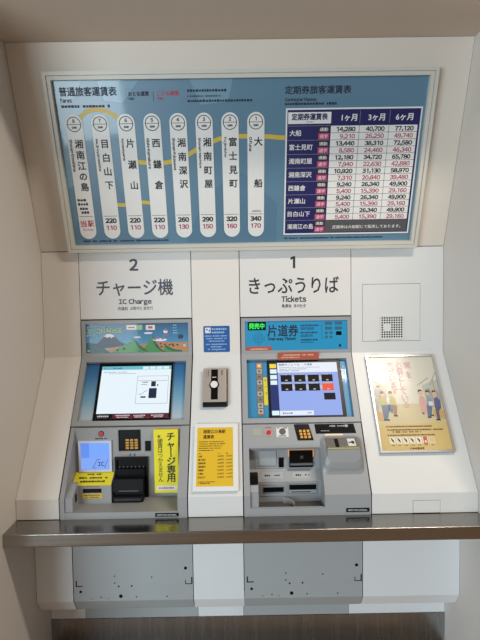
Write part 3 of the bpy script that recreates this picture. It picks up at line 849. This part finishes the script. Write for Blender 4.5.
MB().box(C0 + .028, .301, .7632, .7642, -PY + .034, -Y3 - .013).build('tray_floor', mat('tray_dark', (84, 82, 80), 0.4), t)
tc = MB()
pts = [(.145 + .040 * math.cos(math.radians(a)), -.300 + .055 * math.sin(math.radians(a))) for a in range(0, 91, 10)]
for (xa, ya), (xb, yb) in zip(pts[:-1], pts[1:]):
    tc.raw([Vector((xa, ya, .764)), Vector((xb, yb, .764)), Vector((xb, yb, .786)), Vector((xa, ya, .786)), Vector((xa + .003, ya + .003, .764)), Vector((xb + .003, yb + .003, .764)), Vector((xb + .003, yb + .003, .786)), Vector((xa + .003, ya + .003, .786))],
           [(0, 1, 2, 3), (4, 7, 6, 5), (3, 2, 6, 7), (0, 4, 5, 1), (0, 3, 7, 4), (1, 5, 6, 2)])
tc.build('tray_divider', CASE2, t)
PF = Fr((0, PY, 0), (0, 0, 1))
PL = Fr((0, PY - .034, 0), (0, 0, 1))
o = MB(PF).ring((.040, .132, .892, .984), (.043, .129, .895, .981), 0, .0012).box(.053, .124, .904, .966, 0, .004, bev=.001).build('receipt_plate', mat('plate_pale', (164, 169, 171), 0.4), t)
MB(PF).box(.134, .154, .896, .936, 0, .004).build('sensor', BLACK, t)
o = MB(PF).box(.177, .275, .896, .968, 0, .010, bev=.002).build('banknote_slot', BLACK, t)
MB(PF).ring((.174, .279, .942, .972), (.178, .275, .938, .968), 0, .007).build('amber_light', lcd('amber_glow', (255, 176, 100), 0.8), o)
MB(PF).box(.180, .272, .908, .916, .010, .022, bev=.002).build('slot_tongue', mat('tongue_grey', (128, 134, 138), 0.25, 0.5), o)
MB(PF).text('⊼', .222, .236, .932, .944, .0105).build('slot_mark', mat('mark_grey', (110, 112, 116), 0.5), o)
PSL = Fr((0, PY - .034, .848), (0, .034, .040))
for a, c in ((.062, .150), (.190, .262)):
    o = MB(PSL).box(a, c, .012, .038, 0, .001, bev=.0003).build('slot_label', mat('label_silver', (166, 170, 174), 0.4), t)
    MB(PSL).greek(a + .012, a + .035, .025, .009, .0014).greek(a + .05, min(a + .075, c - .004), .025, .006, .0014).build('lettering', INKB, o)
o = MB(PL).ring((.055, .160, .790, .842), (.062, .153, .801, .835), 0, .003).box(.066, .150, .806, .828, 0, .006).build('ticket_slot', CASE2, t)
MB(PL).box(.067, .149, .807, .827, .0061, .0066).build('slot_mouth', BLACK, o)
o = MB(PL).ring((.166, .290, .790, .846), (.170, .286, .796, .840), 0, .003).box(.171, .285, .800, .838, 0, .006).build('change_slot', CASE2, t)
MB(PL).box(.173, .283, .815, .836, .0061, .0066).build('slot_mouth', BLACK, o)
MB(PL).box(.180, .260, .804, .808, .0061, .0066).build('slot_line', DKGREY, o)
bl = MB().xprism([(-.316, .764), (-.316, .842), (-.300, .862), (PY - .035, .862), (PY - .035, .764)], C0 + .022, .044).build('side_block', CASE2, t)
MB().xprism([(-.300, .8665), (-.240, .8665), (-.240, .892), (-.285, .892)], C0 + .0275, .044).build('reader_slot', BLACK, bl)
# control strip on the slope
MB(S).box(.028, .063, .236, .267, 0, .001).build('pale_label', mat('label_sage', (164, 166, 150), 0.5), t)
b_ = MB(S).disc(.094, .249, .009, 0, .005).build('call_button', REDB, t)
MB(S).circle_ring(.094, .249, .0095, .016, .0012).build('button_ring', mat('ring_pink', (196, 150, 150), 0.5), b_)
MB(S).greek(.08, .108, .270, .004, .0008).build('lettering', INKRED, t)
o = MB(S).box(.126, .176, .229, .270, 0, .0012).build('camera_label', WHITE, t)
MB(S).circle_ring(.151, .252, 0.0, .014, .0018, 16).build('camera_mark', mat('mark_taupe', (96, 86, 80), 0.5), o)
MB(S).greek(.130, .146, .267, .005, .0016).greek(.156, .172, .267, .005, .0016).greek(.134, .168, .234, .005, .0016).build('lettering', INK, o)
kp = MB(S).prism([(.200, .282), (.262, .282), (.278, .214), (.212, .214)], 0, .0015).build('keypad', BLACK, t)
for r in range(3):
    for c in range(3):
        u_, v_ = .220 + c * .016 + (2 - r) * .002, .222 + r * .0125
        MB(S).box(u_, u_ + .0105, v_, v_ + .010, .0015, .005).build('key', GOLDKEY, kp)
o = MB(S).prism([(.286, .281), (.449, .281), (.456, .241), (.290, .241)], 0, .002).build('indicator_panel', mat('gloss_black', (12, 12, 14), 0.12), t)
MB(S).greek(.348, .41, .272, .007, .0024).ellipse(.418, .272, .008, .006, .0024, 12).greek(.31, .345, .252, .004, .0024).build('lettering', mat('print_dim_white', (160, 160, 164), 0.5), o)
# coin unit: rounded tub with the mouth on its upper face
def rrect(u0, u1, v0, v1, r, n=4):
    P = []
    for cx, cy, a0 in ((u1 - r, v1 - r, 0), (u0 + r, v1 - r, 90), (u0 + r, v0 + r, 180), (u1 - r, v0 + r, 270)):
        P += [(cx + r * math.cos(math.radians(a0 + 90 * k / n)), cy + r * math.sin(math.radians(a0 + 90 * k / n))) for k in range(n + 1)]
    return P
tub = MB(S)
rings = []
for (u0, u1, v0, v1, r, wb, wt) in ((.302, .470, .074, .232, .022, .0, .0), (.306, .464, .086, .228, .024, .012, .002), (.312, .460, .098, .226, .026, .030, .004), (.322, .452, .116, .222, .026, .042, .006)):
    L = []
    for a, c in rrect(u0, u1, v0, v1, r):
        # the tub stands out most along an edge at v = 0.165 and its upper face falls back to the slope
        k = min(max((c - .165) / (.226 - .165), 0), 1)
        L.append((a, c, wb * (1 - k) * (0.45 + 0.55 * min(max((c - .085) / .08, 0), 1)) + wt * k))
    rings.append(L)
n_ = len(rings[0])
P = [q for L in rings for q in L]
F = [(j * n_ + i, j * n_ + (i + 1) % n_, (j + 1) * n_ + (i + 1) % n_, (j + 1) * n_ + i) for j in range(len(rings) - 1) for i in range(n_)]
P += [(.322, .165, .042), (.452, .165, .042)]
last = rings[-1]
base = 3 * n_
up = [base + i for i in range(n_) if last[i][1] > .165]
dn = [base + i for i in range(n_) if last[i][1] <= .165]
iL, iR = len(P) - 2, len(P) - 1
F.append(tuple([iR] + up + [iL]))
F.append(tuple([iL] + dn + [iR]))
tub.loc(P, F)
tb_ = tub.build('coin_unit', TUB, t)
TF = Fr(S.p(0, .165, .046), S.p(0, .226, .0075) - S.p(0, .165, .046))
MB(TF).box(.322, .454, .010, .064, -.010, .0012, bev=.001).build('coin_mouth', mat('mouth_grey', (122, 116, 110), 0.35, 0.3), tb_)
MB(TF).box(.357, .372, .010, .056, .0012, .0022).build('coin_slot', BLACK, tb_)
MB(TF).box(.410, .440, .014, .056, .0012, .0020).build('coin_label', WHITE, tb_)
MB(TF).ellipse(.430, .034, .007, .009, .0024, 10).rect(.413, .423, .030, .036, .0024).build('label_mark', INK, tb_)
MB(TF).box(.326, .450, .001, .005, -.001, .0015).build('edge_light', mat('edge_yellow', (206, 196, 120), 0.4), tb_)
MB(S).box(.326, .400, .2325, .2385, 0, .002).build('lamp_strip', lcd('lamp_warm', (255, 226, 190), 1.0), t)
o = MB(B).box(.384, .474, .012, .027, 0, .003).build('name_plate', BLACK, t)
MB(B).text('NIPPON SIGNAL', .391, .467, .0165, .0225, .0034, 0.01).build('lettering', WHITE, o)

# red strips on the ticket machine
o = thing('warning_sticker', tuple(M.p(.068, .012, .0015)), 'short brick red warning strip at lower left of cyan head panel', 'sticker', 'red warning strips')
MB(M).box(.010, .126, .012, .035, .0016, .0024).build('strip', REDST, o)
MB(M).greek(.028, .105, .0235, .007, .0028).build('lettering', mat('print_peach', (226, 176, 150), 0.5), o)
o = thing('warning_sticker', tuple(M.p(.242, -.026, .008)), 'longer brick red warning strip centred on the edge above the touch screen', 'sticker', 'red warning strips')
MB(M).box(.152, .333, -.024, .006, .0065, .0235).build('strip', REDST, o)
MB(M).greek(.175, .31, -.003, .007, .0239).greek(.165, .25, -.014, .006, .0239).build('lettering', mat('print_peach', (226, 176, 150), 0.5), o)

# ================================================================== THINGS ON THE CENTRE PIER
o = thing('instruction_sticker', tuple(M.p(-.123, .013, 0)), 'square blue sticker with white print above the intercom', 'sticker')
MB(M).prism(rrect(-.182, -.064, .013, .131, .005), .0, .0012).build('sheet', BLUEST, o)
MB(M).rect(-.174, -.149, .099, .124, .0016).build('icon_square', WHITE, o)
MB(M).ellipse(-.155, .110, .003, .006, .002, 10).ellipse(-.166, .115, .004, .004, .002, 10).build('icon_figure', BLUEST, o)
l = MB(M)
l.greek(-.144, -.073, .117, .009, .0016).greek(-.144, -.088, .102, .009, .0016)
for k, (a, c) in enumerate(((-.175, -.073), (-.170, -.078), (-.158, -.086), (-.171, -.075), (-.150, -.098), (-.163, -.085))):
    l.greek(a, c, .086 - k * .0115 - (.003 if k > 2 else 0), .0055, .0016)
l.flat([(-.126, .020), (-.120, .020), (-.123, .016)], .0016)
l.build('lettering', mat('print_ice', (150, 186, 222), 0.5), o)

o = thing('intercom', tuple(S.p(-.128, .362, 0)), 'beige wall intercom with white round button on a black stripe', 'intercom')
MB(S).box(-.178, -.074, .366, .534, 0, .018, bev=.002).build('housing', DKGREY, o)
MB(S).box(-.181, -.080, .378, .534, .012, .023, bev=.002).build('face_plate', BEIGE, o)
MB(S).box(-.181, -.079, .362, .378, .0, .022, bev=.002).build('base_strip', BLACKM, o)
MB(S).box(-.146, -.117, .389, .527, .023, .0242).build('stripe', BLACK, o)
c_ = MB(S).disc(-.1325, .455, .0205, .023, .027, 24).build('button_ring', BLACK, o)
MB(S).disc(-.1325, .455, .0155, .027, .030, 24).build('button', WHITE, c_)
MB(S).greek(-.141, -.122, .490, .004, .0247).build('lettering', WHITE, o)
l = MB(S).rect(-.101, -.097, .500, .524, .0236)
l.column('係員呼出', -.158, .524, .007, .0075, .0236).column('インターホン', -.168, .524, .006, .0058, .0236)
l.build('lettering', INK, o)

o = thing('fare_card_holder', tuple(S.p(-.123, .017, 0)), 'white framed yellow fare sheet mounted between the two machines', 'notice')
MB(S).box(-.213, -.033, .017, .288, 0, .014, bev=.003).build('holder', mat('holder_white', (228, 228, 226), 0.3), o)
MB(S).box(-.200, -.054, .036, .270, .0141, .0148).build('yellow_sheet', YEL2, o)
l = MB(S).text('湘南江の島駅', -.176, -.084, .245, .261, .0152, 0.02).text('運賃表', -.176, -.131, .223, .239, .0152, 0.02)
for k, e_ in enumerate((-.088, -.084, -.098, -.104, -.134)):
    l.greek(-.192, e_, .211 - k * .0088, .0038, .0152)
l.greek(-.192, -.18, .163, .004, .0152).greek(-.115, -.105, .163, .004, .0152).greek(-.083, -.073, .163, .004, .0152)
for k, (nm, f1, f2) in enumerate((('大船', '340円', '170円'), ('富士見町', '320円', '160円'), ('湘南町屋', '290円', '150円'), ('湘南深沢', '260円', '130円'), ('西鎌倉', '220円', '110円'), ('片瀬山', '220円', '110円'), ('目白山下', '220円', '110円'))):
    v_ = .152 - k * .0136
    l.text(nm, -.193, -.193 + .0072 * len(nm), v_ - .004, v_ + .004, .0152, 0.02)
    l.text(f1, -.117, -.092, v_ - .0035, v_ + .0035, .0152, 0.012).text(f2, -.083, -.058, v_ - .0035, v_ + .0035, .0152, 0.004)
l.greek(-.192, -.125, .053, .0036, .0152).greek(-.192, -.143, .047, .0036, .0152)
l.build('lettering', mat('print_umber', (70, 52, 14), 0.5), o)

# ================================================================== POSTER
o = thing('framed_poster', tuple(S.p(.692, .155, 0)), 'aluminium framed beige poster with drawn seated passengers on the sloping panel', 'poster')
PO = (.541, .844, .154, .587)
MB(S).ring(PO, (PO[0] + .008, PO[1] - .008, PO[2] + .008, PO[3] - .008), 0, .016).build('frame', ALU, o)
CREAM = mat('poster_cream', (208, 203, 188), 0.4, coat=0.8, coat_rough=0.22, spec=0.2)
sh = MB(S).box(PO[0] + .007, PO[1] - .007, PO[2] + .007, PO[3] - .007, .001, .010).build('sheet', CREAM, o)
wp = .0104
def ps(name, rgb, polys, k=0):
    for pl in polys:
        MB(S).flat(pl, wp + k * .0002).build(name, mat('poster_' + name, rgb, 0.4, coat=0.8, coat_rough=0.22, spec=0.2), sh)
def el(u, v, a, c, n=14):
    return [(u + a * math.cos(6.28319 * k / n), v + c * math.sin(6.28319 * k / n)) for k in range(n)]
ps('ochre_band', (204, 178, 116), [[(.549, .162), (.836, .162), (.836, .278), (.549, .270)]])
ps('wall_tint', (190, 182, 160), [[(.549, .330), (.600, .360), (.612, .44), (.549, .47)], [(.836, .330), (.775, .36), (.765, .44), (.836, .47)]])
ps('floor_tint', (198, 184, 146), [[(.549, .270), (.836, .278), (.836, .330), (.775, .36), (.60, .36), (.549, .33)]])
ps('hand_rail', (150, 146, 136), [[(.549, .470), (.590, .440), (.592, .443), (.549, .474)], [(.745, .440), (.800, .476), (.799, .479), (.744, .443)], [(.80, .44), (.836, .50), (.834, .502), (.798, .443)], [(.568, .43), (.572, .43), (.572, .36), (.568, .36)], [(.815, .47), (.818, .47), (.818, .40), (.815, .40)]], 1)
ps('window', (176, 184, 184), [[(.552, .42), (.565, .415), (.565, .455), (.552, .462)], [(.822, .42), (.835, .425), (.835, .47), (.822, .458)], [(.778, .425), (.806, .43), (.806, .455), (.778, .445)]], 1)
# seated and standing passengers drawn on the left
ps('seat', (196, 158, 104), [[(.551, .288), (.575, .286), (.578, .320), (.551, .335)], [(.79, .30), (.836, .29), (.836, .33), (.79, .335)]], 1)
ps('grey_coat', (158, 158, 154), [el(.574, .412, .018, .026), el(.590, .39, .014, .03), el(.788, .395, .016, .035), el(.826, .392, .008, .028), el(.558, .36, .008, .03)], 2)
ps('olive_jumper', (176, 168, 96), [[(.571, .352), (.600, .350), (.600, .385), (.588, .398), (.574, .390)], [(.616, .348), (.640, .350), (.640, .385), (.628, .398), (.616, .39)]], 3)
ps('blue_trousers', (92, 110, 136), [[(.578, .292), (.592, .290), (.612, .345), (.606, .356), (.576, .356)], [(.604, .330), (.620, .318), (.626, .355), (.606, .36)], [(.762, .300), (.778, .300), (.79, .345), (.768, .352)]], 4)
ps('brown_trousers', (150, 112, 72), [[(.622, .312), (.634, .310), (.643, .352), (.626, .356)]], 4)
ps('pink_dress', (206, 158, 150), [[(.740, .320), (.766, .318), (.768, .375), (.762, .392), (.746, .394), (.740, .375)]], 3)
ps('teal_blouse', (132, 152, 162), [[(.768, .345), (.796, .345), (.792, .385), (.774, .39)]], 3)
ps('violet_jacket', (92, 88, 134), [[(.800, .340), (.826, .335), (.830, .372), (.818, .388), (.804, .382)]], 4)
ps('grey_trousers', (84, 90, 106), [[(.800, .290), (.812, .288), (.814, .325), (.826, .340), (.802, .346)]], 5)
ps('skin', (214, 178, 144), [el(.586, .404, .009, .010), el(.622, .404, .009, .010), el(.752, .408, .010, .011), el(.782, .406, .009, .010), el(.810, .402, .009, .012), el(.606, .375, .006, .006), el(.574, .432, .008, .008)], 5)
ps('hair', (64, 58, 56), [[(.577, .404), (.580, .418), (.592, .418), (.595, .408)], [(.613, .406), (.616, .418), (.628, .418), (.631, .406)], [(.741, .408), (.744, .422), (.756, .423), (.763, .412), (.756, .416), (.748, .414)], [(.773, .408), (.776, .420), (.790, .418), (.792, .404), (.785, .412)], [(.801, .406), (.804, .418), (.816, .418), (.819, .408), (.81, .412)], [(.566, .436), (.57, .444), (.58, .443), (.583, .435)]], 6)
ps('shoes', (52, 50, 52), [[(.575, .288), (.600, .287), (.602, .293), (.577, .294)], [(.620, .306), (.636, .304), (.638, .311), (.622, .312)], [(.742, .316), (.750, .312), (.752, .317), (.743, .321)], [(.762, .296), (.776, .296), (.778, .302), (.763, .302)], [(.794, .286), (.812, .284), (.813, .291), (.796, .292)], [(.775, .306), (.788, .304), (.79, .310), (.776, .311)]], 6)
ps('white_bag', (210, 212, 214), [[(.778, .350), (.796, .350), (.796, .368), (.778, .368)], [(.600, .368), (.613, .364), (.616, .385), (.602, .388)]], 6)
TX = mat('poster_title_rose', (206, 148, 160), 0.4, coat=0.6, coat_rough=0.22)
MB(S).column('席を', .719, .556, .034, .046, wp + .0016, 0.0).column('必要としている', .682, .556, .034, .0305, wp + .0016, 0.0).column('方がいます', .644, .556, .034, .0305, wp + .0016, 0.0).build('lettering', TX, sh)
l = MB(S)
for k, (a, c) in enumerate(((.590, .770), (.592, .815), (.604, .720), (.590, .775))):
    l.greek(a, c, (.262, .248, .239, .226)[k], .0062, wp + .001)
    if k != 2:
        l.ellipse(a - .006, (.262, .248, .239, .226)[k], .003, .0035, wp + .001, 8)
l.greek(.672, .724, .171, .0085, wp + .001).ellipse(.666, .171, .003, .004, wp + .001, 8)
l.build('lettering', mat('poster_brown_ink', (98, 66, 34), 0.4), sh)
for k in range(7):
    a = .586 + k * .0268
    MB(S).prism(rrect(a, a + .024, .190, .218, .003, 2), wp, wp + .0004).build('pictogram', mat('poster_icon_pale', (222, 212, 190), 0.4) if k < 6 else mat('poster_icon_faint', (214, 194, 150), 0.4), sh)
    if k < 5:
        MB(S).stroke([(a + .007, .213), (a + .011, .205), (a + .016, .196)], .0045, wp + .0008).ellipse(a + .013, .205, .004, .003, wp + .0008, 8).build('pictogram_figure', INK, sh)
    elif k == 5:
        MB(S).ring((a + .004, a + .020, .188, .219), (a + .008, a + .016, .193, .203), wp + .0004, wp + .0009).rect(a + .007, a + .017, .205, .209, wp + .001).build('pictogram_figure', mat('poster_red_ink', (184, 78, 50), 0.4), sh)
    else:
        MB(S).circle_ring(a + .012, .204, .005, .007, wp + .0008, 12).build('pictogram_figure', mat('poster_tan_ink', (170, 150, 110), 0.4), sh)
    MB(S).greek(a + .005, a + .018, .184, .003, wp + .001).build('lettering', mat('poster_brown_ink', (98, 66, 34), 0.4), sh)

for ob in list(bpy.data.objects):
    if '_base' in ob.keys():
        del ob['_base']
